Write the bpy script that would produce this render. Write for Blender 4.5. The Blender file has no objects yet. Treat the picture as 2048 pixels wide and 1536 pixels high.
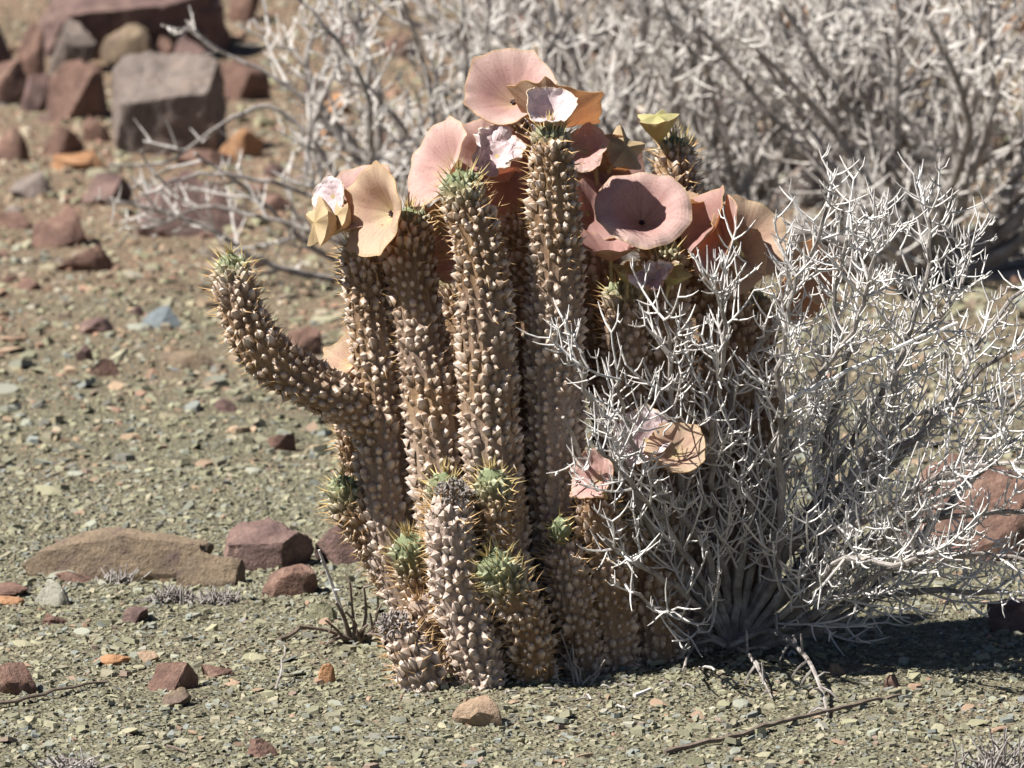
import bpy, math, random
import numpy as np
from mathutils import Vector, noise as mnoise

random.seed(7); rng = np.random.default_rng(7)
R = math.radians
scene = bpy.context.scene
C = scene.collection

# ------------------------------------------------------------------ camera, sky, sun, exposure
FOCAL, PITCH, CAMY = 281.0, R(10.0), -8.0
KPX = 36.0 / 2048 / FOCAL                       # tangent of one photo pixel
CAMH = 8.0 * math.tan(PITCH + math.atan(612 * KPX))
cam_d = bpy.data.cameras.new('camera'); cam = bpy.data.objects.new('camera', cam_d); C.objects.link(cam)
cam.location = (0, CAMY, CAMH); cam.rotation_euler = (math.pi / 2 - PITCH, 0, 0)
cam_d.lens = FOCAL; cam_d.sensor_width = 36; cam_d.clip_start = 0.1; cam_d.clip_end = 1000
cam_d.dof.use_dof = True; cam_d.dof.focus_distance = 8.12; cam_d.dof.aperture_fstop = 13.0
scene.camera = cam
SUN_EL, SUN_AZ = R(51), R(17)                   # azimuth: from the left, turned towards the camera
sd = Vector((-math.cos(SUN_AZ) * math.cos(SUN_EL), -math.sin(SUN_AZ) * math.cos(SUN_EL), math.sin(SUN_EL)))
w = bpy.data.worlds.new('World'); scene.world = w; w.use_nodes = True
nt = w.node_tree; nt.nodes.clear()
sky = nt.nodes.new('ShaderNodeTexSky'); sky.sky_type = 'NISHITA'; sky.sun_disc = False
sky.sun_elevation = SUN_EL; sky.sun_rotation = math.atan2(sd.x, sd.y); sky.altitude = 1800; sky.air_density = 0.5; sky.dust_density = 0.2
bg = nt.nodes.new('ShaderNodeBackground'); bg.inputs[1].default_value = 0.05
wo = nt.nodes.new('ShaderNodeOutputWorld')
nt.links.new(sky.outputs[0], bg.inputs[0]); nt.links.new(bg.outputs[0], wo.inputs[0])
sun_d = bpy.data.lights.new('sun', 'SUN'); sun_d.energy = 5.0; sun_d.angle = R(0.53); sun_d.color = (1.0, 0.975, 0.935)
sun = bpy.data.objects.new('sun', sun_d); C.objects.link(sun); sun.location = (-4, -2, 6)
sun.rotation_euler = sd.to_track_quat('Z', 'Y').to_euler()
vs = scene.view_settings; vs.view_transform = 'Standard'; vs.look = 'None'; vs.exposure = 1.08; vs.gamma = 1.0
vs.use_curve_mapping = False

# ------------------------------------------------------------------ helpers
CR = np.array((1.0, 0, 0)); CU = np.array((0, math.sin(PITCH), math.cos(PITCH))); CT = np.array((0, -math.cos(PITCH), math.sin(PITCH)))
CAM = np.array((0.0, CAMY, CAMH))
def ray(u, v): return CR * ((u - 1024) * KPX) + CU * ((768 - v) * KPX) - CT
def P(u, v, Y):
    d = ray(u, v); return CAM + d * ((Y - CAMY) / d[1])
def terrain(x, y):
    h = 0.010 * (mnoise.noise((x * 1.7, y * 1.1, 3.1))) + 0.004 * mnoise.noise((x * 7, y * 5, 9.0))
    h += 0.012 * math.exp(-((x + 0.0) ** 2 / 0.05 + (y - 0.12) ** 2 / 0.05))
    h += 0.10 * max(0, y - 4.6)
    return h
def G(u, v):
    d = ray(u, v); z = 0.0
    for _ in range(6):
        p = CAM + d * ((z - CAMH) / d[2]); z = terrain(p[0], p[1])
    return p
def cf(r, u, t):                                # camera-frame direction -> world
    a = CR * r + CU * u + CT * t; return a / np.linalg.norm(a)
def mpp(y): return KPX * (y - CAMY) * 1.015

W0 = {}
def mk(name, V, F, mats, parent=None, smooth=True, attrs=None, sharp=None, origin=None, mi=None):
    V = np.asarray(V, dtype=np.float64)
    o = np.array(origin) if origin is not None else V.mean(0)
    me = bpy.data.meshes.new(name); me.from_pydata((V - o).tolist(), [], F)
    if not isinstance(mats, (list, tuple)): mats = [mats]
    for m in mats: me.materials.append(m)
    if attrs:
        for k, a in attrs.items():
            a = np.asarray(a, dtype=np.float32)
            if a.ndim == 1:
                at = me.attributes.new(k, 'FLOAT', 'POINT'); at.data.foreach_set('value', a)
            else:
                at = me.attributes.new(k, 'FLOAT_COLOR', 'POINT'); at.data.foreach_set('color', np.c_[a, np.ones(len(a))].astype(np.float32).ravel())
    if not smooth: me.shade_flat()
    if sharp: me.set_sharp_from_angle(angle=R(sharp))
    if mi is not None: me.polygons.foreach_set('material_index', mi)
    me.update()
    ob = bpy.data.objects.new(name, me); C.objects.link(ob)
    W0[ob.name] = o
    if parent is not None:
        ob.parent = parent; ob.location = o - W0[parent.name]
    else: ob.location = o
    return ob
def empty(name, loc):
    o = bpy.data.objects.new(name, None); C.objects.link(o); o.location = loc; o.empty_display_size = 0.05
    W0[o.name] = np.array(loc, dtype=float); return o
def tag(o, label=None, cat=None, group=None, kind=None):
    if label: o['label'] = label
    if cat: o['category'] = cat
    if group: o['group'] = group
    if kind: o['kind'] = kind
    return o

# ---- node material helper
class M:
    def __init__(s, name):
        s.m = bpy.data.materials.new(name); s.m.use_nodes = True; s.t = s.m.node_tree
        s.b = s.t.nodes['Principled BSDF']; s.out = s.t.nodes['Material Output']
        s.b.inputs['Specular IOR Level'].default_value = 0.25; s.b.inputs['Roughness'].default_value = 0.85
    def n(s, ty, **kw):
        x = s.t.nodes.new(ty)
        for k, v in kw.items(): setattr(x, k, v)
        return x
    def l(s, a, b): s.t.links.new(a, b)
    def attr(s, name, color=False):
        a = s.n('ShaderNodeAttribute', attribute_name=name); return a.outputs['Color' if color else 'Fac']
    def coord(s, obj=True):
        return s.n('ShaderNodeTexCoord').outputs['Object'] if obj else s.n('ShaderNodeNewGeometry').outputs['Position']
    def noise(s, scale, detail=4, rough=0.6, vec=None, dist=0):
        x = s.n('ShaderNodeTexNoise'); x.inputs['Scale'].default_value = scale; x.inputs['Detail'].default_value = detail
        x.inputs['Roughness'].default_value = rough; x.inputs['Distortion'].default_value = dist
        if vec is not None: s.l(vec, x.inputs['Vector'])
        return x.outputs['Fac']
    def mix(s, fac, a, b, mode='MIX'):
        x = s.n('ShaderNodeMix', data_type='RGBA', blend_type=mode)
        for i, val in ((0, fac), (6, a), (7, b)):
            if isinstance(val, (int, float)): x.inputs[i].default_value = val
            elif isinstance(val, tuple): x.inputs[i].default_value = (*val, 1)
            else: s.l(val, x.inputs[i])
        return x.outputs[2]
    def rng(s, f, a, b, c=0.0, d=1.0):
        x = s.n('ShaderNodeMapRange'); s.l(f, x.inputs[0])
        for i, v in enumerate((a, b, c, d)): x.inputs[1 + i].default_value = v
        return x.outputs[0]
    def math(s, op, a, b=None):
        x = s.n('ShaderNodeMath', operation=op)
        for i, v in enumerate((a, b)):
            if v is None: continue
            if isinstance(v, (int, float)): x.inputs[i].default_value = v
            else: s.l(v, x.inputs[i])
        return x.outputs[0]
    def bump(s, h, strength, dist):
        x = s.n('ShaderNodeBump'); x.inputs['Strength'].default_value = strength; x.inputs['Distance'].default_value = dist
        s.l(h, x.inputs['Height']); s.l(x.outputs[0], s.b.inputs['Normal'])
    def col(s, c): s.l(c, s.b.inputs['Base Color']); return s.m

def mat_ground():
    m = M('ground_soil'); p = m.coord(False)
    a = m.mix(m.rng(m.noise(90, 5, vec=p), .3, .7), (.085, .075, .045), (.175, .155, .095))
    b = m.mix(m.rng(m.noise(60, 5, vec=p), .3, .7), (.15, .095, .06), (.25, .175, .115))
    y = m.n('ShaderNodeSeparateXYZ'); m.l(p, y.inputs[0])
    f = m.math('ADD', m.rng(y.outputs[1], 1.0, 3.4, -.05, .95), m.rng(m.noise(3, 3, vec=p), .3, .7, -.35, .35))
    c = m.mix(f, a, b)
    vo = m.n('ShaderNodeTexVoronoi'); vo.inputs['Scale'].default_value = 210; m.l(p, vo.inputs['Vector'])
    sp = m.n('ShaderNodeSeparateColor'); m.l(vo.outputs['Color'], sp.inputs[0])
    c = m.mix(m.rng(sp.outputs[0], 0, 1, 0, .75), c, m.mix(f, m.mix(sp.outputs[1], (.20, .185, .115), (.30, .27, .18)), m.mix(sp.outputs[1], (.22, .135, .085), (.34, .235, .155))))
    c = m.mix(m.rng(sp.outputs[2], .7, .95, 0, .7), c, (.07, .062, .045))
    h = m.math('ADD', m.noise(160, 6, .7, vec=p), m.rng(vo.outputs['Distance'], 0, .6, 1, 0)); m.bump(h, .9, .005)
    return m.col(c)
def mat_flake():
    m = M('gravel_chips'); p = m.coord(False)
    c = m.mix(m.rng(m.noise(420, 4, vec=p), .3, .75, 0, .55), m.attr('col', True), (.34, .31, .22), 'MIX')
    c = m.mix(.75, m.attr('col', True), c); m.bump(m.noise(500, 3, vec=p), .4, .001)
    return m.col(c)
def mat_chip(name, a, b):
    m = M(name); p = m.coord(False); i = m.n('ShaderNodeObjectInfo')
    c = m.mix(i.outputs['Random'], a, b)
    c = m.mix(m.rng(m.noise(250, 5, vec=p), .35, .7, 0, .5), c, (.3, .26, .19)); m.bump(m.noise(400, 4, vec=p), .5, .0015)
    return m.col(c)
def mat_rock(name, a, b, c3, sc=1.0, bump=.6):
    m = M(name); p = m.coord(False)
    c = m.mix(m.rng(m.noise(19 * sc, 7, .68, vec=p, dist=.9), .36, .64), a, b)
    c = m.mix(m.rng(m.noise(34 * sc, 6, .7, vec=p), .52, .7), c, c3)
    c = m.mix(m.rng(m.noise(180 * sc, 3, vec=p), .3, .7, 0, .45), c, tuple(x * .55 for x in a))
    h = m.math('ADD', m.noise(30 * sc, 7, .72, vec=p), m.math('MULTIPLY', m.noise(260, 4, vec=p), .3))
    m.bump(h, bump, .012)
    return m.col(c)
def mat_stem(name='hoodia_skin'):
    m = M(name); p = m.coord(False)
    age, tip, grn = m.attr('age'), m.attr('tip'), m.attr('grn')
    n1 = m.noise(22, 5, vec=p); n2 = m.noise(120, 4, vec=p); n3 = m.noise(9, 3, vec=p)
    body = m.mix(m.rng(n1, .32, .68), (.145, .084, .046), (.30, .19, .10))
    grey = m.mix(m.rng(n2, .3, .7), (.25, .185, .15), (.42, .345, .30))
    f = m.math('MULTIPLY', m.rng(m.math('ADD', age, m.math('MULTIPLY', m.math('SUBTRACT', n3, .5), 1.6)), .35, .95), .85)
    body = m.mix(f, body, grey)
    body = m.mix(m.rng(m.noise(300, 3, vec=p), .5, .72, 0, .6), body, (.10, .06, .035))
    tipc = m.mix(m.rng(n1, .3, .7), (.60, .47, .35), (.72, .61, .53))
    c = m.mix(m.rng(tip, .25, .85, 0, .9), body, tipc)
    g = m.mix(tip, (.12, .14, .065), (.37, .39, .24))
    c = m.mix(grn, c, g); m.bump(n2, .5, .002)
    m.b.inputs['Roughness'].default_value = .7
    return m.col(c)
def mat_simple(name, a, b, sc, rough=.85, bump=.3, bd=.001):
    m = M(name); p = m.coord(False)
    n = m.noise(sc, 5, vec=p); m.b.inputs['Roughness'].default_value = rough
    m.bump(n, bump, bd)
    return m.col(m.mix(m.rng(n, .3, .7), a, b))
def mat_petal(name, inner, mid, rim, vein=.35, trans=.35, veincol=(.30, .10, .09)):
    m = M(name); rad, ang = m.attr('rad'), m.attr('ang')
    c = m.mix(m.rng(rad, .05, .45), inner, mid); c = m.mix(m.rng(rad, .6, .95), c, rim); c = m.mix(m.rng(rad, .94, 1.0, 0, .7), c, (.62, .46, .24))
    cv = m.n('ShaderNodeCombineXYZ'); m.l(m.math('MULTIPLY', ang, 13.0), cv.inputs[0]); m.l(m.math('MULTIPLY', rad, .9), cv.inputs[1])
    v = m.noise(1.6, 4, .6, vec=cv.outputs[0])
    fade = m.rng(rad, .2, 1.0, 1.0, .25)
    c = m.mix(m.math('MULTIPLY', m.math('MULTIPLY', m.rng(v, .45, .72), fade), vein), c, veincol)
    n = m.noise(60, 4, vec=m.coord(False)); c = m.mix(m.rng(n, .4, .75, 0, .45), c, tuple(x * .72 for x in mid))
    c = m.mix(m.rng(m.noise(420, 3, vec=m.coord(False)), .55, .72, 0, .4), c, tuple(x * .6 for x in veincol))
    m.b.inputs['Roughness'].default_value = .65; m.bump(v, .25, .002); m.col(c)
    tr = m.n('ShaderNodeBsdfTranslucent'); m.l(m.mix(1.0, m.mix(.35, c, (.85, .62, .48)), (1.0, .88, .74), 'MULTIPLY'), tr.inputs[0])
    mx = m.n('ShaderNodeMixShader'); mx.inputs[0].default_value = trans
    m.l(m.b.outputs[0], mx.inputs[1]); m.l(tr.outputs[0], mx.inputs[2]); m.l(mx.outputs[0], m.out.inputs[0])
    return m.m
def mat_wood(name, a, b, dark):
    m = M(name); p = m.coord(False)
    c = m.mix(m.rng(m.noise(45, 5, .7, vec=p), .35, .65), a, b)
    c = m.mix(m.rng(m.noise(140, 4, .7, vec=p), .55, .75, 0, .7), c, dark)
    m.bump(m.noise(220, 4, vec=p), .5, .0015)
    return m.col(c)

MT = dict(
    ground=mat_ground(), flake=mat_flake(), stem=mat_stem(),
    spine=mat_simple('spine', (.36, .21, .09), (.50, .34, .17), 80),
    gspine=mat_simple('young_spine', (.42, .30, .12), (.52, .42, .2), 80),
    dead=mat_simple('dead_stem', (.10, .085, .075), (.36, .31, .28), 160, bump=.8, bd=.003),
    pink=mat_petal('petal_pink', (.60, .44, .27), (.57, .37, .33), (.64, .48, .42), .6, .42),
    peach=mat_petal('petal_peach', (.66, .56, .30), (.60, .43, .31), (.65, .52, .36), .6, .42),
    tan=mat_petal('petal_outside', (.58, .44, .27), (.60, .43, .29), (.64, .50, .35), .4, .58),
    rose=mat_petal('petal_rose', (.53, .34, .27), (.55, .34, .31), (.61, .43, .39), .5, .55),
    white=mat_petal('petal_withered', (.55, .42, .40), (.62, .50, .50), (.70, .62, .62), .35, .25, (.34, .2, .22)),
    bud=mat_petal('bud_skin', (.44, .34, .17), (.46, .34, .19), (.50, .38, .23), .5, .25, (.28, .17, .08)),
    gbud=mat_petal('young_bud_skin', (.40, .36, .15), (.42, .38, .17), (.46, .42, .2), .4, .3, (.2, .22, .06)),
    corona=mat_simple('corona', (.02, .008, .012), (.05, .02, .02), 300, .5),
    stalk=mat_simple('stalk', (.30, .22, .10), (.40, .32, .16), 90),
    wood=mat_wood('bleached_wood', (.46, .43, .40), (.68, .65, .61), (.22, .19, .17)),
    bark=mat_wood('grey_bark', (.17, .145, .13), (.38, .345, .31), (.06, .05, .044)),
    bwood=mat_wood('far_wood', (.38, .345, .31), (.62, .58, .53), (.14, .115, .10)),
    brown=mat_wood('brown_twig', (.12, .09, .07), (.22, .17, .13), (.06, .045, .035)),
    purple=mat_rock('rock_purple', (.095, .06, .054), (.225, .142, .118), (.27, .18, .14)),
    redbrown=mat_rock('rock_redbrown', (.105, .06, .046), (.235, .138, .102), (.29, .19, .14)),
    greyb=mat_rock('rock_greybrown', (.15, .118, .10), (.24, .195, .165), (.27, .20, .16)),
    tanrock=mat_rock('rock_tan', (.135, .10, .07), (.285, .21, .135), (.12, .08, .074)),
    sand=mat_rock('rock_sandstone', (.30, .205, .135), (.37, .265, .18), (.25, .165, .11)),
    orange=mat_rock('rock_orange', (.34, .17, .08), (.42, .24, .13), (.26, .14, .08)),
    pale=mat_rock('rock_pale', (.27, .255, .2), (.37, .35, .28), (.22, .2, .16)),
    slate=mat_rock('rock_slate', (.13, .15, .16), (.18, .2, .2), (.2, .2, .18)),
    olive=mat_rock('rock_olive', (.20, .195, .12), (.27, .26, .17), (.3, .27, .18)),
)

# ------------------------------------------------------------------ ground
def axis(parts):
    out = []
    for a, b, n in parts: out += list(np.linspace(a, b, n, endpoint=False))
    return out + [parts[-1][1]]
xs = axis([(-150, -10, 8), (-10, -2, 10), (-2, 2, 80), (2, 10, 10), (10, 150, 8)])
ys = axis([(-60, -8, 8), (-8, -1, 10), (-1, 7, 110), (7, 20, 12), (20, 200, 10)])
def terr2(x, y): return terrain(x, y) if y < 8 else terrain(x, 8) + min(6, (y - 8) * .1)
V = [(x, y, terr2(x, y)) for y in ys for x in xs]; nx = len(xs)
F = [(j * nx + i, j * nx + i + 1, (j + 1) * nx + i + 1, (j + 1) * nx + i) for j in range(len(ys) - 1) for i in range(nx - 1)]
ground = tag(mk('ground', V, F, MT['ground'], origin=(0, 0, 0)), kind='structure')

def hfield(X, Y): return np.array([terrain(a, b) for a, b in zip(X, Y)])
PAL_NEAR = .95 * np.array([.96, .975, 1.04]) * np.array([(.25, .235, .135), (.205, .195, .115), (.29, .265, .165), (.23, .235, .175), (.185, .2, .175), (.31, .27, .17), (.17, .155, .10), (.27, .235, .15), (.14, .135, .11), (.29, .17, .105), (.40, .37, .28), (.24, .16, .12)])
PW_NEAR = np.array([18, 17, 13, 12, 8, 7, 10, 8, 6, 1.0, 1.2, 1.4]); PW_NEAR /= PW_NEAR.sum()
PAL_FAR = .98 * np.array([(.25, .235, .14), (.33, .22, .14), (.28, .24, .15), (.37, .30, .21), (.21, .15, .11), (.30, .16, .11), (.24, .23, .17), (.42, .38, .3)])
PW_FAR = np.array([14, 19, 14, 12, 11, 11, 8, 3.0]); PW_FAR /= PW_FAR.sum()
def flakes(name, X, Y, size, far):
    n = len(X); K = 5
    Z = hfield(X, Y)
    base = np.linspace(0, 2 * np.pi, K, endpoint=False)[None, :] + rng.uniform(-.45, .45, (n, K))
    rr = rng.uniform(.55, 1.15, (n, K)) * size[:, None]
    asp = rng.uniform(.4, .95, n)[:, None]; th = size * rng.uniform(.12, .42, n)
    lx = np.cos(base) * rr; ly = np.sin(base) * rr * asp
    top = np.stack([lx * .86, ly * .86, np.repeat(th[:, None], K, 1) * rng.uniform(.7, 1.15, (n, K))], -1)
    bot = np.stack([lx, ly, -np.repeat(th[:, None], K, 1) * .5], -1)
    L = np.concatenate([bot, top], 1)
    yaw = rng.uniform(0, 2 * np.pi, n); tx = rng.normal(0, .24, n); ty = rng.normal(0, .24, n)
    c, s = np.cos(yaw), np.sin(yaw)
    x = L[..., 0] * c[:, None] - L[..., 1] * s[:, None]; y = L[..., 0] * s[:, None] + L[..., 1] * c[:, None]; z = L[..., 2]
    z2 = z + x * ty[:, None] + y * tx[:, None]
    Vv = np.stack([x + X[:, None], y + Y[:, None], z2 + Z[:, None] + (size * .12)[:, None]], -1).reshape(-1, 3)
    off = (np.arange(n) * 2 * K)[:, None]
    sides = []
    for k in range(K):
        k2 = (k + 1) % K; sides.append(np.array([k, k2, K + k2, K + k])[None, :] + off)
    quads = np.stack(sides, 1).reshape(-1, 4); tops = np.arange(K, 2 * K)[None, :] + off
    fac = rng.uniform(0, 1, n)
    nearc = PAL_NEAR[rng.choice(len(PAL_NEAR), n, p=PW_NEAR)]; farc = PAL_FAR[rng.choice(len(PAL_FAR), n, p=PW_FAR)]
    pf = np.clip((Y - .9) / 2.4, 0, .9)
    col = np.where((fac < pf)[:, None], farc, nearc) * rng.uniform(.62, 1.22, n)[:, None]
    me = bpy.data.meshes.new(name)
    me.vertices.add(len(Vv)); me.vertices.foreach_set('co', Vv.astype(np.float32).ravel())
    nl = quads.size + tops.size; me.loops.add(nl); me.polygons.add(len(quads) + len(tops))
    me.loops.foreach_set('vertex_index', np.concatenate([quads.ravel(), tops.ravel()]).astype(np.int32))
    st = np.concatenate([np.arange(len(quads)) * 4, quads.size + np.arange(len(tops)) * K]).astype(np.int32)
    me.polygons.foreach_set('loop_start', st)
    at = me.attributes.new('col', 'FLOAT_COLOR', 'POINT')
    at.data.foreach_set('color', np.c_[np.repeat(col, 2 * K, 0), np.ones(n * 2 * K)].astype(np.float32).ravel())
    me.materials.append(MT['flake']); me.update(); me.validate(); me.shade_flat()
    ob = bpy.data.objects.new(name, me); C.objects.link(ob); W0[name] = np.zeros(3)
    return ob
n1 = 64000
Y1 = -0.62 + 1.9 * rng.random(n1) ** 1.15; X1 = rng.uniform(-.78, .78, n1)
S1 = np.clip(rng.lognormal(math.log(.0031), .45, n1), .0014, .012)
tag(flakes('gravel', X1, Y1, S1, 0), 'olive green and grey slate gravel covering the ground around the succulent', 'gravel', kind='stuff')
n2 = 44000
Y2 = 1.22 + 4.6 * rng.random(n2) ** 1.2; X2 = rng.uniform(-1.3, 1.3, n2)
S2 = np.clip(rng.lognormal(math.log(.0050), .5, n2), .0025, .022)
tag(flakes('rubble', X2, Y2, S2, 1), 'coarser brownish rubble covering the slope beneath the far bushes', 'rubble', kind='stuff')

# ---- single slate chips: pieces of the ground
def rock_mesh(seed, sub=2, planes=9, rough=.06, flat=1.0, lo=.55, hi=.9, pl=None):
    import bmesh
    r = random.Random(seed); bm = bmesh.new(); bmesh.ops.create_icosphere(bm, subdivisions=sub, radius=1)
    V = np.array([v.co[:] for v in bm.verts]); F = [tuple(v.index for v in f.verts) for f in bm.faces]; bm.free()
    for (n, d) in (pl or []):
        n = np.array(n, float); n /= np.linalg.norm(n); k = V @ n - d; V = V - np.outer(np.clip(k, 0, None) * .98, n)
    for _ in range(planes):
        n = np.array((r.gauss(0, 1), r.gauss(0, 1), r.gauss(0, .8))); n /= np.linalg.norm(n)
        d = r.uniform(lo, hi); k = V @ n - d
        V = V - np.outer(np.clip(k, 0, None) * .97, n)
    so = r.uniform(0, 50)
    for i, p in enumerate(V):
        q = Vector(p * 1.7) + Vector((so, so * .7, 0))
        V[i] = p * (1 + rough * 1.6 * mnoise.noise(q) + rough * .8 * mnoise.noise(q * 3.3) + rough * .4 * mnoise.noise(q * 8))
    V -= (V.max(0) + V.min(0)) / 2; V /= (V.max(0) - V.min(0)) / 2
    return V, F
chip_mats = [mat_chip('chip_olive', (.22, .21, .125), (.30, .28, .18)), mat_chip('chip_greygreen', (.2, .21, .17), (.27, .275, .22)),
             mat_chip('chip_brown', (.22, .14, .095), (.31, .2, .13)), mat_chip('chip_rust', (.26, .155, .10), (.31, .19, .125)), mat_chip('chip_slate', (.15, .16, .16), (.21, .215, .2))]
chip_meshes = []
for i in range(15):
    Vc, Fc = rock_mesh(500 + i, 2, 8, .05, lo=.3, hi=.7)
    me = bpy.data.meshes.new('stone_chip'); me.from_pydata(Vc.tolist(), [], Fc); me.shade_flat(); me.materials.append(chip_mats[[0, 0, 0, 0, 1, 1, 1, 2, 2, 0, 3, 0, 1, 4, 0][i]]); chip_meshes.append(me)
k = 0
while k < 290:
    u, v = random.uniform(-40, 2090), 560 + 990 * random.random() ** .75
    if 760 < u < 1450 and v < 1395: continue
    g = G(u, v); s = (.0055 + .009 * random.random() ** 2.2) * (1 + max(0, g[1]) * .22)
    o = bpy.data.objects.new('stone_chip', random.choice(chip_meshes)); C.objects.link(o); o.parent = ground
    o.scale = (s, s * random.uniform(.45, .85), s * random.uniform(.14, .32)); o.location = (g[0], g[1], g[2] + o.scale[2] * .55)
    o.rotation_euler = (random.gauss(0, .16), random.gauss(0, .16), random.uniform(0, 6.3)); k += 1

# ------------------------------------------------------------------ stones, traced by their outline on the ground
def stone(x0, x1, y0, y1, mat, label, seed, group=None, dr=.75, yaw=0.0, tilt=0.0, cat='stone', planes=13, rough=.075, name='stone', sub=3, pl=None):
    g = G((x0 + x1) / 2, y1 - 2); m = mpp(g[1])
    wd = (x1 - x0) * m; dep = wd * dr
    H = max(((y1 - y0) * m - dep * .5 * .2) / .98, wd * .14)
    Vr, Fr = rock_mesh(seed, sub + 1, planes, rough, lo=.34 if pl is None else .7, hi=.8 if pl is None else .95, pl=pl)
    Vr = Vr * np.array((wd / 2, dep / 2, H * .9))
    c, s = math.cos(tilt), math.sin(tilt)
    Vr = np.c_[Vr[:, 0] * c - Vr[:, 2] * s, Vr[:, 1], Vr[:, 0] * s + Vr[:, 2] * c]
    c, s = math.cos(yaw), math.sin(yaw)
    Vr = np.c_[Vr[:, 0] * c - Vr[:, 1] * s, Vr[:, 0] * s + Vr[:, 1] * c, Vr[:, 2]]
    Vr[:, 2] -= Vr[:, 2].max(); Vr += np.array((g[0], g[1] + dep * .42, terrain(g[0], g[1] + dep * .4) + H))
    return tag(mk(name, Vr, Fr, MT[mat], sharp=22, origin=(g[0], g[1] + dep * .42, terrain(g[0], g[1] + dep * .4))), label, cat, group)
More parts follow.
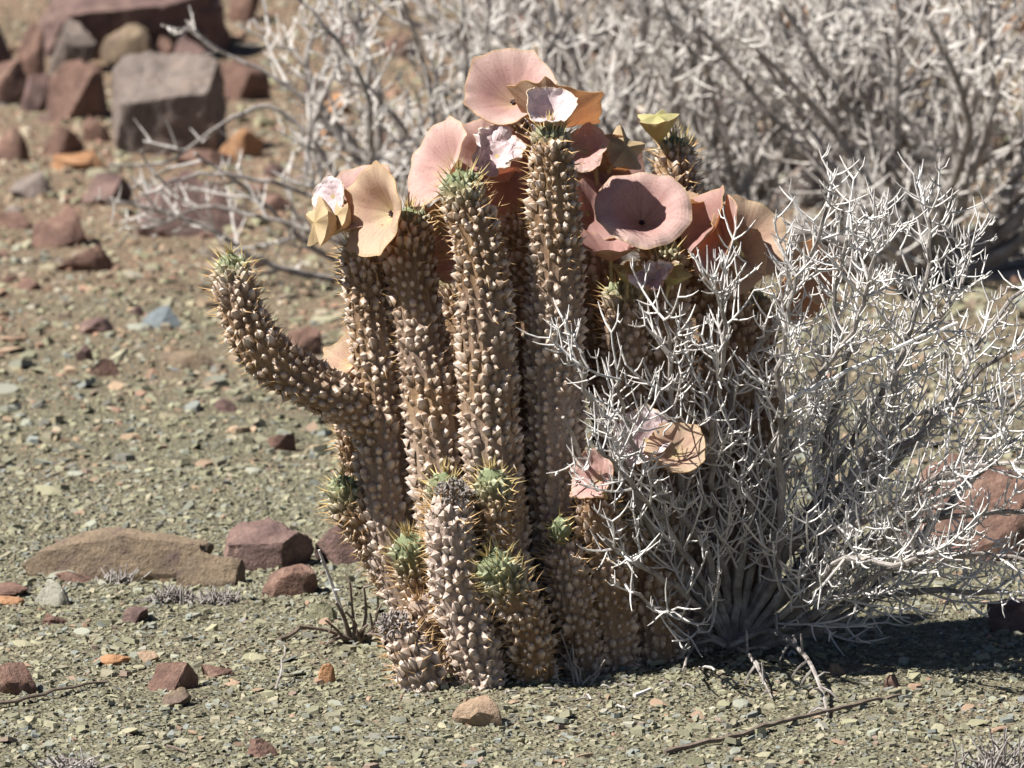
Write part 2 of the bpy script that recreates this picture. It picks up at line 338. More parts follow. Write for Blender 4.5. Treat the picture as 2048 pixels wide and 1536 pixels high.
ST = [
 (40, 428, 1058, 1160, 'tanrock', 'long low slab banded tan and purple behind the small dry tuft', 11, dict(dr=.25, planes=5, sub=4, pl=[((-.05, -.85, .5), .34), ((.25, 0, 1), .62), ((-.35, -.2, .9), .6), ((1, -.2, .1), .85), ((0, -1, -.2), .5)])),
 (432, 628, 1040, 1142, 'purple', 'blocky purple brown stone leaning on the end of the long slab', 14, dict(dr=.6, planes=4, sub=4, rough=.07, pl=[((-.15, -.3, .95), .5), ((-.25, -.95, .05), .5), ((.9, -.5, .0), .62), ((-1, 0, .2), .7)])),
 (628, 735, 1046, 1130, 'purple', 'dark purple stone half hidden by the left edge of the succulent', 23, dict(dr=.7)),
 (352, 500, 1104, 1176, 'tanrock', 'tan wedge stone with dark broken end before the long slab', 31, dict(dr=.35, pl=[((-.1, -.6, .8), .4), ((.95, -.3, .1), .7), ((0, -1, .1), .7)])),
 (522, 636, 1126, 1194, 'redbrown', 'rounded reddish brown stone in front of the blocky purple stone', 43, dict(dr=.7, planes=6)),
 (54, 142, 1160, 1214, 'pale', 'pale grey green lump below the left end of the long slab', 52, dict(rough=.09)),
 (-40, 60, 1170, 1197, 'redbrown', 'flat red stone beside the pale grey green lump', 61, {}),
 (-20, 50, 1193, 1212, 'orange', 'small orange flat stone in front of the flat red stone', 67, {}),
 (105, 195, 1142, 1166, 'redbrown', 'low reddish stone tucked under the front of the long slab', 68, {}),
 (-30, 77, 1326, 1392, 'redbrown', 'lumpy brown stone at the end of the thin dark stick', 72, dict(rough=.08)),
 (288, 396, 1326, 1386, 'redbrown', 'angular reddish brown stone with shaded right face on open gravel', 83, dict(dr=.6, planes=3, pl=[((-.3, -.65, .7), .38), ((.85, -.5, .1), .42), ((-1, 0, .3), .7)])),
 (318, 382, 1378, 1418, 'tanrock', 'crumbly tan clod below the angular reddish brown stone', 91, dict(rough=.1)),
 (400, 465, 1330, 1358, 'redbrown', 'flat brown stone right beside the angular reddish brown stone', 94, {}),
 (903, 1008, 1394, 1456, 'sand', 'pale sandstone lump half buried in gravel below the stems', 101, dict(rough=.08, dr=.5)),
 (490, 556, 1478, 1516, 'redbrown', 'rough dusty red stone on the gravel flat', 113, dict(rough=.1)),
 (185, 262, 1310, 1332, 'orange', 'thin bright orange flake lying flat on gravel', 121, dict(dr=.5)),
 (272, 318, 1302, 1326, 'sand', 'small sand coloured stone beside the bright orange flake', 123, {}),
 (236, 296, 1216, 1248, 'purple', 'small smooth purple stone on gravel beyond the orange flake', 131, {}),
 (82, 140, 1228, 1252, 'redbrown', 'small crumbly brown stone below the pale grey green lump', 133, dict(rough=.1)),
 (636, 672, 1328, 1368, 'orange', 'thin orange chip standing on edge near the dead stump', 141, dict(dr=.35)),
 (612, 672, 1206, 1244, 'olive', 'olive green slate plate tilted beside the dead twigs', 151, dict(dr=.4, tilt=.4)),
 (1800, 2130, 915, 1128, 'redbrown', 'large reddish boulder behind the lower branches of the grey bush', 163, dict(dr=.6, planes=5, sub=4, pl=[((-.3, -.55, .75), .5), ((-.7, -.3, .6), .6), ((.2, -.1, 1), .7)])),
 (1975, 2090, 1196, 1266, 'purple', 'dark stone sunk in the shade beyond the low bare branch', 171, {}),
 (1768, 1802, 1350, 1378, 'redbrown', 'small red pebble at the edge of the bush shade', 181, {}),
 (1655, 1690, 1328, 1352, 'sand', 'small pale yellow pebble under the bush', 183, {}),
 (276, 375, 610, 658, 'slate', 'blue grey slate plate lying beyond the leaning stem', 191, dict(dr=.5)),
 (262, 288, 612, 634, 'purple', 'tiny dark pebble touching the blue grey slate plate', 192, {}),
 (155, 226, 632, 672, 'purple', 'low purple pebble left of the blue grey slate plate', 203, {}),
 (318, 432, 702, 738, 'tanrock', 'tilted tan flake casting a dark shadow on gravel', 211, dict(dr=.4, tilt=-.2)),
 (568, 645, 652, 714, 'redbrown', 'brown stone in the crook of the leaning stem', 223, {}),
 (535, 592, 866, 906, 'redbrown', 'small pinkish brown stone on gravel under the leaning stem', 233, {}),
 (428, 482, 796, 826, 'purple', 'small purple flake under the bend of the leaning stem', 241, {}),
 (150, 186, 692, 724, 'purple', 'small dark pebble alone on the pale gravel', 243, {}),
 (160, 240, 718, 756, 'redbrown', 'flat brown flake near the small dark pebble', 244, dict(dr=.5)),
 (100, 224, 490, 545, 'redbrown', 'red brown brick shaped stone with shaded end', 253, dict(dr=.5, planes=7)),
 (58, 176, 414, 496, 'redbrown', 'pointed reddish brown stone behind the brick shaped stone', 261, {}),
 (-30, 66, 422, 460, 'redbrown', 'flat reddish stone beside the pointed reddish brown stone', 272, {}),
 (272, 492, 354, 476, 'purple', 'big smooth purple brown stone below the reaching grey twigs', 283, dict(planes=6, sub=4)),
 (160, 264, 344, 412, 'purple', 'purple stone left of the big smooth purple brown stone', 291, {}),
 (14, 112, 344, 398, 'greyb', 'dark grey stone on the brown rubble slope', 303, {}),
 (218, 455, 108, 312, 'greyb', 'large square grey boulder with dark shaded front', 311, dict(dr=.75, planes=3, sub=4, pl=[((-.08, -.28, .95), .5), ((.05, -.94, -.3), .6), ((-1, -.1, .05), .78), ((1, -.2, .1), .8), ((0, 1, .2), .7)])),
 (92, 218, 120, 242, 'redbrown', 'rounded brown boulder left of the square grey boulder', 323, dict(planes=4, pl=[((-.5, -.6, .6), .55), ((.5, -.85, -.3), .5), ((.95, -.2, .1), .6)])),
 (60, 460, -70, 110, 'purple', 'huge dark purple boulder at the head of the rock pile', 331, dict(dr=.6, sub=4, planes=5, pl=[((-.1, -.3, .95), .6), ((.1, -.95, -.25), .45), ((.6, -.75, -.2), .55)])),
 (84, 192, 44, 150, 'greyb', 'tall brownish stone propped against the huge dark boulder', 342, {}),
 (196, 312, 42, 130, 'tanrock', 'tan brown stone wedged above the square grey boulder', 353, {}),
 (300, 350, 60, 120, 'redbrown', 'small red stone wedged beside the tan brown stone', 354, {}),
 (-60, 50, 40, 160, 'purple', 'dark purple block at the foot of the rock pile', 362, {}),
 (30, 92, 46, 172, 'redbrown', 'upright brown stone beside the dark purple block', 373, {}),
 (80, 166, 248, 314, 'redbrown', 'rough brown stone below the rounded brown boulder', 381, {}),
 (162, 222, 232, 286, 'redbrown', 'small red brown stone at the left foot of the square grey boulder', 392, {}),
 (-20, 62, 252, 326, 'redbrown', 'weathered brown stone on the slope with rough top', 401, dict(rough=.09)),
 (54, 86, 160, 186, 'pale', 'small pale stone in the gap below the rock pile', 402, {}),
 (455, 520, -40, 26, 'redbrown', 'pinkish red stone behind the top of the pale bush', 411, {}),
 (-40, 60, 120, 215, 'redbrown', 'dark reddish block below the dark purple block', 421, {}),
 (40, 110, 150, 225, 'purple', 'purple stone squeezed beside the rounded brown boulder', 422, {}),
 (330, 470, 70, 170, 'purple', 'dark purple stone behind the top of the square grey boulder', 423, {}),
 (440, 540, 120, 205, 'redbrown', 'reddish stone right of the square grey boulder behind pale twigs', 424, {}),
 (350, 470, 296, 335, 'redbrown', 'flat reddish stone under the square grey boulder', 412, dict(dr=.5)),
 (100, 210, 305, 345, 'orange', 'flat orange brown stone on the slope below the boulders', 413, dict(dr=.6)),
]
for (x0, x1, y0, y1, mt, lab, sdn, kw) in ST: stone(x0, x1, y0, y1, mt, lab, sdn, **kw)
rr = random.Random(5)
for i in range(70):                                    # stones glimpsed through the far bushes
    u = rr.uniform(470, 2120); v = rr.uniform(-60, 430); s = rr.uniform(40, 150) * (.6 if rr.random() < .5 else 1)
    mt = rr.choice(['redbrown', 'redbrown', 'purple', 'orange', 'greyb']); cw = dict(redbrown='reddish brown', purple='purple', orange='orange brown', greyb='grey brown')[mt]
    where = 'on the open slope beyond the pale bush' if u < 950 and v < 120 else 'under the pale bush beside the boulders' if u < 950 else 'among the dense grey far bushes'
    stone(u - s / 2, u + s / 2, v - s * rr.uniform(.4, .65), v, mt, ('large ' if s > 85 else 'small ') + cw + ' stone ' + where, 700 + i, 'stones among the far bushes', sub=2)
for i in range(26):                                    # small stones on the upper left slope
    u = rr.uniform(-40, 620); v = rr.uniform(230, 600); s = rr.uniform(24, 60)
    mt = rr.choice(['redbrown', 'redbrown', 'purple', 'greyb', 'tanrock']); cw = dict(redbrown='reddish brown', purple='purple', tanrock='tan', greyb='grey brown')[mt]
    where = 'strewn on the rubble slope below the boulders' if v < 420 else 'strewn on open gravel below the rubble slope'
    stone(u - s / 2, u + s / 2, v - s * rr.uniform(.35, .6), v, mt, ('tiny ' if s < 40 else 'small ') + cw + ' stone ' + where, 900 + i, 'small stones on the rubble slope', sub=2)

# ------------------------------------------------------------------ tubes
def catmull(pts, step):
    pts = [np.array(p, float) for p in pts]; pp = [2 * pts[0] - pts[1]] + pts + [2 * pts[-1] - pts[-2]]; out = []
    for i in range(1, len(pp) - 2):
        a, b, c, d = pp[i - 1:i + 3]; L = np.linalg.norm(c[:3] - b[:3]); n = max(2, int(L / step))
        for k in range(n):
            t = k / n
            out.append(.5 * ((2 * b) + (-a + c) * t + (2 * a - 5 * b + 4 * c - d) * t * t + (-a + 3 * b - 3 * c + d) * t ** 3))
    out.append(pp[-2]); return np.array(out)
def frames(path):
    T = np.gradient(path, axis=0); T /= np.linalg.norm(T, axis=1)[:, None] + 1e-12
    a = np.array((0, 1.0, 0)) if abs(T[0][1]) < .9 else np.array((1.0, 0, 0))
    N = np.zeros_like(T); n = np.cross(T[0], a); n /= np.linalg.norm(n); N[0] = n
    for i in range(1, len(T)):
        n = N[i - 1] - T[i] * np.dot(N[i - 1], T[i]); N[i] = n / np.linalg.norm(n)
    return T, N, np.cross(T, N)
class MB:
    def __init__(s): s.V = []; s.F = []; s.n = 0
    def tube(s, path, rad, sides=5):
        path = np.asarray(path); T, N, B = frames(path)
        a = np.linspace(0, 2 * np.pi, sides, endpoint=False); ca, sa = np.cos(a), np.sin(a); b0 = s.n
        for i in range(len(path)):
            s.V.append(path[i] + rad[i] * (ca[:, None] * N[i] + sa[:, None] * B[i]))
        s.n += sides * len(path)
        for i in range(len(path) - 1):
            for k in range(sides):
                k2 = (k + 1) % sides; p = b0 + i * sides
                s.F.append((p + k, p + k2, p + sides + k2, p + sides + k))
        s.F.append(tuple(b0 + (len(path) - 1) * sides + k for k in range(sides)))
        s.F.append(tuple(b0 + k for k in reversed(range(sides))))
    def build(s, name, mat, parent=None, **kw):
        return mk(name, np.concatenate(s.V), s.F, mat, parent, **kw)

# ------------------------------------------------------------------ the succulent
hoodia = empty('succulent_plant', G(1040, 1345))
tag(hoodia, 'clump of thick spiny brown succulent stems topped with wide pink bowl shaped flowers', 'succulent')

def rv(r, s): return np.array((r.gauss(0, s), r.gauss(0, s), r.gauss(0, s)))
def build_stem(pts, rads, ribs=16, pitch=.0091, green=.035, age0=.25, age1=1.0, tub=.0058, spine=.009, label=None, dead_top=False, seed=0):
    r = random.Random(seed * 31 + 5)
    path4 = catmull([np.r_[p, q] for p, q in zip(pts, rads)], .0048)
    path, rad = path4[:, :3], path4[:, 3]
    for i in range(len(path)):                            # natural unevenness
        rad[i] *= 1 + .05 * mnoise.noise((i * .06, seed * 3.7, 1.2))
    seg = np.r_[0, np.cumsum(np.linalg.norm(np.diff(path, axis=0), axis=1))]; L = seg[-1]
    T, N, B = frames(path); around = ribs * 3
    # domed end
    end = L - seg; rt = rad.copy(); rd = rad[-1] * .95
    k = end < rd; rt[k] = rad[k] * np.sqrt(np.clip(1 - (1 - end[k] / rd) ** 2, .02, 1))
    grn = np.clip((green * 1.25 - end) / (green * 1.05), 0, 1) ** 1.2 if green > 0 else np.zeros(len(end))
    age = np.clip(age0 + (age1 - age0) * end / .45, 0, 1)
    tw = r.uniform(-.5, .5) / .4
    ph = np.linspace(0, 2 * np.pi, around, endpoint=False)
    V, A, TP, GR = [], [], [], []
    for i in range(len(path)):
        rib = .5 + .5 * np.cos(ribs * ph)
        rr_ = rt[i] * (.90 + .06 * rib); a = ph + tw * seg[i]
        V.append(path[i] + rr_[:, None] * (np.cos(a)[:, None] * N[i] + np.sin(a)[:, None] * B[i]))
        A += [age[i]] * around; TP += list(.12 * rib); GR += [grn[i]] * around
    V = np.concatenate(V); F = []
    for i in range(len(path) - 1):
        p = i * around
        for k in range(around):
            k2 = (k + 1) % around; F.append((p + k, p + k2, p + around + k2, p + around + k))
    F.append(tuple((len(path) - 1) * around + k for k in range(around)))
    split = int(np.searchsorted(end * -1, -green)) if green > 0 else len(path)   # ring where the young tip starts
    body = dict(V=[V], A=[np.array(A)], T=[np.array(TP)], G=[np.array(GR)], F=F, n=len(V))
    tips = dict(V=[], A=[], T=[], G=[], F=[], n=0)
    sp, spt = MB(), MB(); SV, SF = [], []; S2V, S2F = [], []
    K = 6; ck = np.cos(np.linspace(0, 2 * np.pi, K, endpoint=False)); sk = np.sin(np.linspace(0, 2 * np.pi, K, endpoint=False))
    for j in range(ribs):
        s = (.5 * (j % 2) + r.random() * .25) * pitch + .004
        while s < L - .0012:
            e = L - s; i = min(int(np.searchsorted(seg, s)), len(path) - 1)
            s += pitch * r.uniform(.82, 1.18) * (.5 if e < rd * .8 else .8 if e < .04 else 1)
            if r.random() < .04: continue
            a = 2 * math.pi * j / ribs + tw * seg[i] + r.gauss(0, .075)
            n = math.cos(a) * N[i] + math.sin(a) * B[i]; side = np.cross(T[i], n)
            dome = max(0, 1 - e / rd)
            ax = n * (1 - .75 * dome) + T[i] * (r.gauss(.12, .24) + 1.1 * dome + (.25 if e < .05 else 0)) + side * r.gauss(0, .22); ax /= np.linalg.norm(ax)
            up = T[i] - ax * np.dot(T[i], ax); up /= np.linalg.norm(up); sd_ = np.cross(ax, up)
            sc = min(1, .45 + .8 * rt[i] / .025) * r.uniform(.6, 1.25) * (1 + .45 * mnoise.noise(Vector(path[i] + n * .03) * 38))
            h = tub * sc * (1.15 - .25 * dome); bw = pitch * .50 * sc * (1 - .35 * dome)
            base = path[i] + n * rt[i] * .95 - ax * .0012
            rings = []
            for (q, hh) in ((1.08, 0), (.70, .36), (.26, .80)):
                drop = -up * h * .25 * (1 - hh)
                rings.append(base + ax * h * hh + drop + bw * q * (ck[:, None] * up * 1.25 + sk[:, None] * sd_))
            apex = base + ax * h * 1.06 + up * h * .05
            D = tips if (green > 0 and e < green * .8) else body
            v = np.concatenate(rings + [apex[None, :]]); o = D['n']
            D['V'].append(v); g_ = grn[i]
            D['A'].append(np.full(len(v), age[i])); D['G'].append(np.full(len(v), g_))
            pale = r.uniform(.5, 1.0)
            D['T'].append(np.r_[np.full(K, .05), np.full(K, .62 * pale), np.full(K, .95 * pale), 1.0 * pale])
            for q in range(2):
                for k in range(K):
                    k2 = (k + 1) % K; D['F'].append((o + q * K + k, o + q * K + k2, o + (q + 1) * K + k2, o + (q + 1) * K + k))
            for k in range(K): D['F'].append((o + 2 * K + k, o + 2 * K + (k + 1) % K, o + 3 * K))
            D['n'] += len(v)
            # spine: long near the tip, worn short or lost lower down
            keep = 1.0 if e < .1 else .85 if e < .2 else .45
            if r.random() < keep:
                ln = spine * r.uniform(.7, 1.25) * (1.7 if e < .06 else 1.0 if e < .16 else .45)
                d = ax + up * r.gauss(.1, .25) + sd_ * r.gauss(0, .2); d /= np.linalg.norm(d)
                w_ = .0008 if e < .06 else .00055; q = base + ax * h * .95
                tri = [q + w_ * (math.cos(t) * up + math.sin(t) * sd_) for t in (0, 2.1, 4.2)] + [q + d * ln]
                tv, tf = (S2V, S2F) if D is tips else (SV, SF); o2 = len(tv); tv += tri
                tf += [(o2, o2 + 1, o2 + 3), (o2 + 1, o2 + 2, o2 + 3), (o2 + 2, o2, o2 + 3)]
    ob = mk('stem', np.concatenate(body['V']), body['F'], MT['stem'], hoodia, attrs=dict(age=np.concatenate(body['A']), tip=np.concatenate(body['T']), grn=np.concatenate(body['G'])), origin=pts[0])
    if label: ob['label'] = label
    if SV: mk('spines', SV, SF, MT['spine'], ob, smooth=False)['kind'] = 'stuff'
    if tips['n']:
        mk('growing_tip', np.concatenate(tips['V']), tips['F'], MT['stem'], ob, attrs=dict(age=np.concatenate(tips['A']), tip=np.concatenate(tips['T']), grn=np.concatenate(tips['G'])))
    if S2V: mk('tip_spines', S2V, S2F, MT['gspine'], ob, smooth=False)['kind'] = 'stuff'
    if dead_top:
        cap = MB(); c0 = path[-1]; rx = random.Random(seed)
        for q in range(240):
            dv = np.array((rx.gauss(0, 1), rx.gauss(0, 1), rx.gauss(0, 1))); dv /= np.linalg.norm(dv); dv[2] = dv[2] * .8
            b = c0 + dv * rad[-1] * rx.uniform(.5, .95) * dead_top; dv2 = dv + np.array((rx.gauss(0, .6), rx.gauss(0, .6), rx.gauss(.2, .5)))
            ln = rx.uniform(.002, .0045); cap.tube([b, b + dv2 * ln * .6, b + dv2 * ln + rv(rx, .0015)], [.0013, .0014, .0008], 4)
        cap.build('withered_tip', MT['dead'], ob)
    return ob

def stem(px, Ytop, radii, **kw):
    """px: base to tip; base stands on the ground, depth runs to Ytop."""
    g = G(*px[0]); yb = g[1]; pts = [g - np.array((0, 0, .03)) if len(px[0]) == 2 else g]
    tot = sum(math.dist(px[i][:2], px[i + 1][:2]) for i in range(len(px) - 1)); acc = 0
    pts.append(g)
    for i in range(1, len(px)):
        acc += math.dist(px[i - 1][:2], px[i][:2]); pts.append(P(px[i][0], px[i][1], yb + (Ytop - yb) * acc / tot))
    rads = [radii[0]] + list(radii); rads = [x * .0005 * 1.0 for x in rads]
    return build_stem(pts, rads, **kw)

# tall stems
stem([(885, 1312), (838, 1220), (790, 1090), (768, 960), (762, 850), (752, 700), (735, 560), (718, 470)], .10, [50, 52, 54, 55, 54, 50, 46, 34], seed=1, green=.012)
stem([(945, 1330), (905, 1180), (882, 1000), (868, 850), (846, 700), (824, 560), (818, 415)], .09, [52, 55, 58, 58, 54, 49, 44], seed=2, green=.014)
stem([(1030, 1338), (1008, 1180), (992, 1000), (978, 820), (972, 650), (958, 500), (928, 400), (918, 340)], .04, [50, 56, 60, 60, 57, 51, 42, 30], seed=3, green=.03, age0=.15)
stem([(1185, 1322), (1135, 1180), (1118, 1000), (1110, 820), (1110, 640), (1112, 480), (1105, 340), (1100, 250)], .04, [52, 56, 58, 58, 57, 52, 44, 32], seed=4, age0=.35, green=.014)
stem([(1078, 1300), (1060, 1100), (1050, 850), (1046, 600), (1042, 420)], .13, [46, 50, 50, 48, 42], seed=5, green=0, label='shaded stem standing behind the front row')
stem([(1120, 1296), (1100, 1000), (1085, 700), (1060, 430), (1030, 300), (1008, 215)], .24, [48, 54, 54, 48, 42, 34], seed=6, green=.012)
stem([(1265, 1300), (1250, 1000), (1215, 700), (1190, 500), (1184, 350)], .20, [46, 50, 50, 46, 38], seed=7, green=.02)
stem([(1345, 1290), (1365, 1000), (1370, 700), (1362, 480), (1352, 350), (1348, 272)], .27, [46, 50, 50, 44, 40, 32], seed=8, green=.016, age0=.1)
stem([(1330, 1308), (1335, 1000), (1335, 750), (1328, 580), (1322, 480)], .13, [46, 52, 52, 48, 38], seed=9, green=.02)
stem([(1390, 1296), (1405, 1000), (1402, 700), (1392, 520), (1386, 420)], .22, [46, 50, 48, 44, 36], seed=10, green=0)
stem([(1250, 1316), (1255, 1000), (1255, 760), (1250, 630), (1248, 560)], .12, [46, 50, 50, 46, 34], seed=11, green=.02)
stem([(1440, 1292), (1465, 1000), (1470, 760), (1455, 600), (1440, 480)], .22, [46, 50, 50, 44, 36], seed=12, green=.015)
stem([(1470, 1288), (1510, 1050), (1520, 850), (1510, 680), (1500, 580)], .26, [42, 46, 46, 42, 34], seed=13, green=.02)
stem([(985, 1306), (960, 1000), (930, 750), (905, 600), (890, 540)], .24, [44, 48, 48, 42, 32], seed=14, green=.02)
stem([(1020, 1298), (1010, 900), (1000, 600), (1000, 440)], .26, [44, 48, 48, 40], seed=15, green=0)
# the leaning arm, rising from the side of the leftmost stem
def arm(px, Y, radii, **kw):
    return build_stem([P(u, v, y) for (u, v), y in zip(px, Y)], [x * .0005 for x in radii], **kw)
arm([(770, 880), (725, 830), (660, 785), (590, 752), (525, 700), (484, 625), (467, 560), (460, 508)], [.12, .10, .08, .07, .06, .06, .06, .06], [40, 46, 48, 50, 50, 44, 38, 24], seed=20, green=.022, age0=.3, label='stem bending out sideways then up, with pale green tip')
arm([(790, 1190), (752, 1110), (715, 1040), (692, 1000), (684, 950)], [.13, .12, .11, .11, .11], [26, 30, 33, 33, 24], seed=21, green=.036, pitch=.0086, spine=.0085, age0=0)
arm([(735, 1000), (712, 930), (700, 860), (705, 800)], [.16, .15, .15, .15], [26, 28, 28, 24], seed=22, green=0)
# young and short stems at the foot
stem([(965, 1366), (940, 1270), (912, 1160), (900, 1060), (908, 990)], -.01, [48, 52, 52, 48, 38], seed=30, green=0, age0=.9, dead_top=1.0, label='grey old stem with withered black tip')
stem([(885, 1322), (862, 1235), (835, 1150), (815, 1072)], .04, [36, 38, 40, 34], seed=31, green=.042, pitch=.0086, spine=.009, age0=0, label='short young stem with round green spiny tip')
stem([(1066, 1356), (1060, 1270), (1030, 1200), (975, 1112)], -.03, [46, 46, 44, 34], seed=32, green=.048, pitch=.0086, spine=.0095, age0=0, label='short stem leaning forward with green spiny head')
stem([(1168, 1340), (1150, 1240), (1136, 1150), (1126, 1075)], .04, [44, 46, 42, 32], seed=33, green=0, age0=.5)
arm([(1124, 1085), (1121, 1060), (1119, 1032)], [.035, .03, .03], [16, 20, 14], seed=34, green=.05, pitch=.008, spine=.006, tub=.004, ribs=9, label='tiny bright green sprout')
stem([(1232, 1330), (1216, 1200), (1196, 1080), (1180, 985)], .05, [46, 52, 50, 40], seed=35, green=0, age0=.4)
stem([(1312, 1318), (1300, 1200), (1280, 1080), (1262, 1000)], .12, [50, 52, 48, 40], seed=36, green=0, age0=.4)
stem([(1010, 1345), (1000, 1180), (990, 1050), (985, 985), (982, 938)], .0, [34, 38, 38, 36, 26], seed=38, green=.034, pitch=.0086, spine=.0085, age0=.3, label='short stem with green tip in front of the tall stem')
stem([(915, 1345), (898, 1180), (890, 1050), (888, 985), (890, 945)], .03, [30, 34, 34, 34, 24], seed=39, green=.03, pitch=.0086, spine=.009, age0=.2)
stem([(850, 1372), (822, 1310), (788, 1250)], -.02, [44, 42, 30], seed=40, green=0, age0=.8, pitch=.013, tub=.006, dead_top=1.1, label='dead crumbling stump of a stem with grey frayed top')
stem([(905, 1325), (862, 1260), (835, 1200)], .02, [44, 40, 30], seed=41, green=0, age0=.9)
stem([(1110, 1330), (1092, 1220), (1080, 1130)], .12, [42, 44, 36], seed=42, green=0, age0=.6)

# ---- flowers
def basis(f, roll):
    f = np.array(f); a = CU if abs(np.dot(f, CU)) < .93 else CR
    x = np.cross(a, f); x /= np.linalg.norm(x); y = np.cross(f, x)
    return x * math.cos(roll) + y * math.sin(roll), -x * math.sin(roll) + y * math.cos(roll), f
def flower(u, v, Y, Rpx, face, inner='pink', outer='tan', cup=.5, curl=.25, wav=.08, roll=0.3, seed=0, crump=0.0, corona=True, stalk=(0, 0, -1), squash=1.0, label=None, tips=.09):
    r = random.Random(seed + 77); Rm = Rpx * mpp(Y) ; x, y, f = basis(cf(*face), roll)
    nr, ns = 13, 66; c0 = P(u, v, Y); depth = cup * Rm
    ph1, ph2 = r.uniform(0, 6.3), r.uniform(0, 6.3)
    V, RA, AN = [], [], []
    for i in range(nr + 1):
        q = .06 + .94 * i / nr
        for k in range(ns):
            t = 2 * math.pi * k / ns
            lobe = abs(math.cos(2.5 * t)); rim = 1 + (tips * lobe ** 22 + .02 * lobe ** 2 + .03 * math.sin(2 * t + ph2) + .02 * math.sin(3 * t + ph1)) * q ** 4
            rr_ = Rm * q * rim
            z = depth * (q ** 1.2 - curl * 1.6 * max(0, q - .5) ** 2)
            z += Rm * q * q * (wav + .04) * (math.sin(2 * t + ph1) + .6 * math.sin(3 * t + ph2)) + Rm * .012 * q * math.sin(9 * t + ph1) + Rm * q ** 5 * .07 * mnoise.noise((3 * math.cos(t) + seed, 3 * math.sin(t), q * 2))
            z += Rm * tips * .5 * lobe ** 14 * q ** 8
            X, Yy = rr_ * math.cos(t), rr_ * math.sin(t) * squash
            p = x * X + y * Yy + f * (z - depth * .75)
            if crump:
                nv = Vector((X / Rm * 2.1 + seed, Yy / Rm * 2.1, q * 1.2)); d = np.array(mnoise.noise_vector(nv)) * 1.15 + .5 * np.array(mnoise.noise_vector(nv * 2.6))
                p = p + d * Rm * crump * q
            V.append(c0 + p); RA.append(q); AN.append(math.cos(t) * .5 + .5 + (0 if math.sin(t) > 0 else 1.3))
    n0 = len(V); F = []
    Vn = np.array(V).reshape(nr + 1, ns, 3)
    d1 = np.gradient(Vn, axis=0); d2 = np.roll(Vn, -1, 1) - np.roll(Vn, 1, 1); nn = np.cross(d1, d2); nn /= np.linalg.norm(nn, axis=2)[..., None] + 1e-12
    back = (Vn - nn * .0009).reshape(-1, 3); mi = []
    for i in range(nr):
        for k in range(ns):
            k2 = (k + 1) % ns; a, b, c, d = i * ns + k, i * ns + k2, (i + 1) * ns + k2, (i + 1) * ns + k
            F.append((a, d, c, b)); mi.append(0); F.append((n0 + a, n0 + b, n0 + c, n0 + d)); mi.append(1)
    for k in range(ns):
        k2 = (k + 1) % ns; a, b = nr * ns + k, nr * ns + k2; F.append((a, n0 + a, n0 + b, b)); mi.append(1)
    F.append(tuple(range(ns))); mi.append(0); F.append(tuple(n0 + k for k in reversed(range(ns)))); mi.append(1)
    base = c0 - f * depth * .75
    ob = mk('flower', np.concatenate([np.array(V), back]), F, [MT[inner], MT[outer]], hoodia, attrs=dict(rad=RA + RA, ang=AN + AN), mi=mi, origin=base)
    if label: ob['label'] = label
    if corona:
        b = MB()
        for k in range(5):
            t = 2 * math.pi * k / 5; d = x * math.cos(t) + y * math.sin(t)
            b.tube([base + f * .001, base + f * .0034 + d * .0012, base + f * .0042 + d * .0030], [.0014, .0015, .0008], 6)
        b.build('corona', MT['corona'], ob)
    s = cf(*stalk); e = base - f * .004
    b = MB(); b.tube(catmull([base + f * .001, e, e * .5 + (base + s * .022) * .5, base + s * .022], .004)[:, :3], np.linspace(.0026, .0019, len(catmull([base + f * .001, e, e * .5 + (base + s * .022) * .5, base + s * .022], .004))), 6)
    b.build('flower_stalk', MT['stalk'], ob)
    return ob
def bud(u, v, Y, Rpx, face, mat='bud', h=1.5, roll=0.0, stalk=(0, -1, -.3), seed=0, fl=.25, label=None):
    Rm = Rpx * mpp(Y); x, y, f = basis(cf(*face), roll); c0 = P(u, v, Y); V = []; RA = []; AN = []; F = []
    prof = [(.16, -h * .62, 0), (.42, -h * .45, .1), (.74, -h * .2, .2), (.95, .08, .3), (1.0, .2, .42), (.70, .24 + fl * .3, .3), (.36, .24 + fl * .6, .2), (.06, .24 + fl * .8, 0)]
    ns = 40
    for (q, z, star) in prof:
        for k in range(ns):
            t = 2 * math.pi * k / ns; c = abs(math.cos(2.5 * t)); rr_ = q * (1 + star * (c ** 3 - .45))
            V.append(c0 + Rm * (x * rr_ * math.cos(t) + y * rr_ * math.sin(t) + f * (z + .45 * star * c ** 5))); RA.append(q); AN.append(k / ns * 2)
    for i in range(len(prof) - 1):
        for k in range(ns):
            k2 = (k + 1) % ns; F.append((i * ns + k, i * ns + k2, (i + 1) * ns + k2, (i + 1) * ns + k))
    F.append(tuple(reversed(range(ns)))); F.append(tuple((len(prof) - 1) * ns + k for k in range(ns)))
    base = c0 - f * Rm * h * .6
    ob = mk('flower_bud', V, F, MT[mat], hoodia, attrs=dict(rad=RA, ang=AN), sharp=28, origin=base)
    if label: ob['label'] = label
    b = MB(); e = base + cf(*stalk) * .016; b.tube([base + f * .002, (base + e) / 2, e], [.0024, .002, .0022], 6); b.build('flower_stalk', MT['stalk'], ob)
    return ob

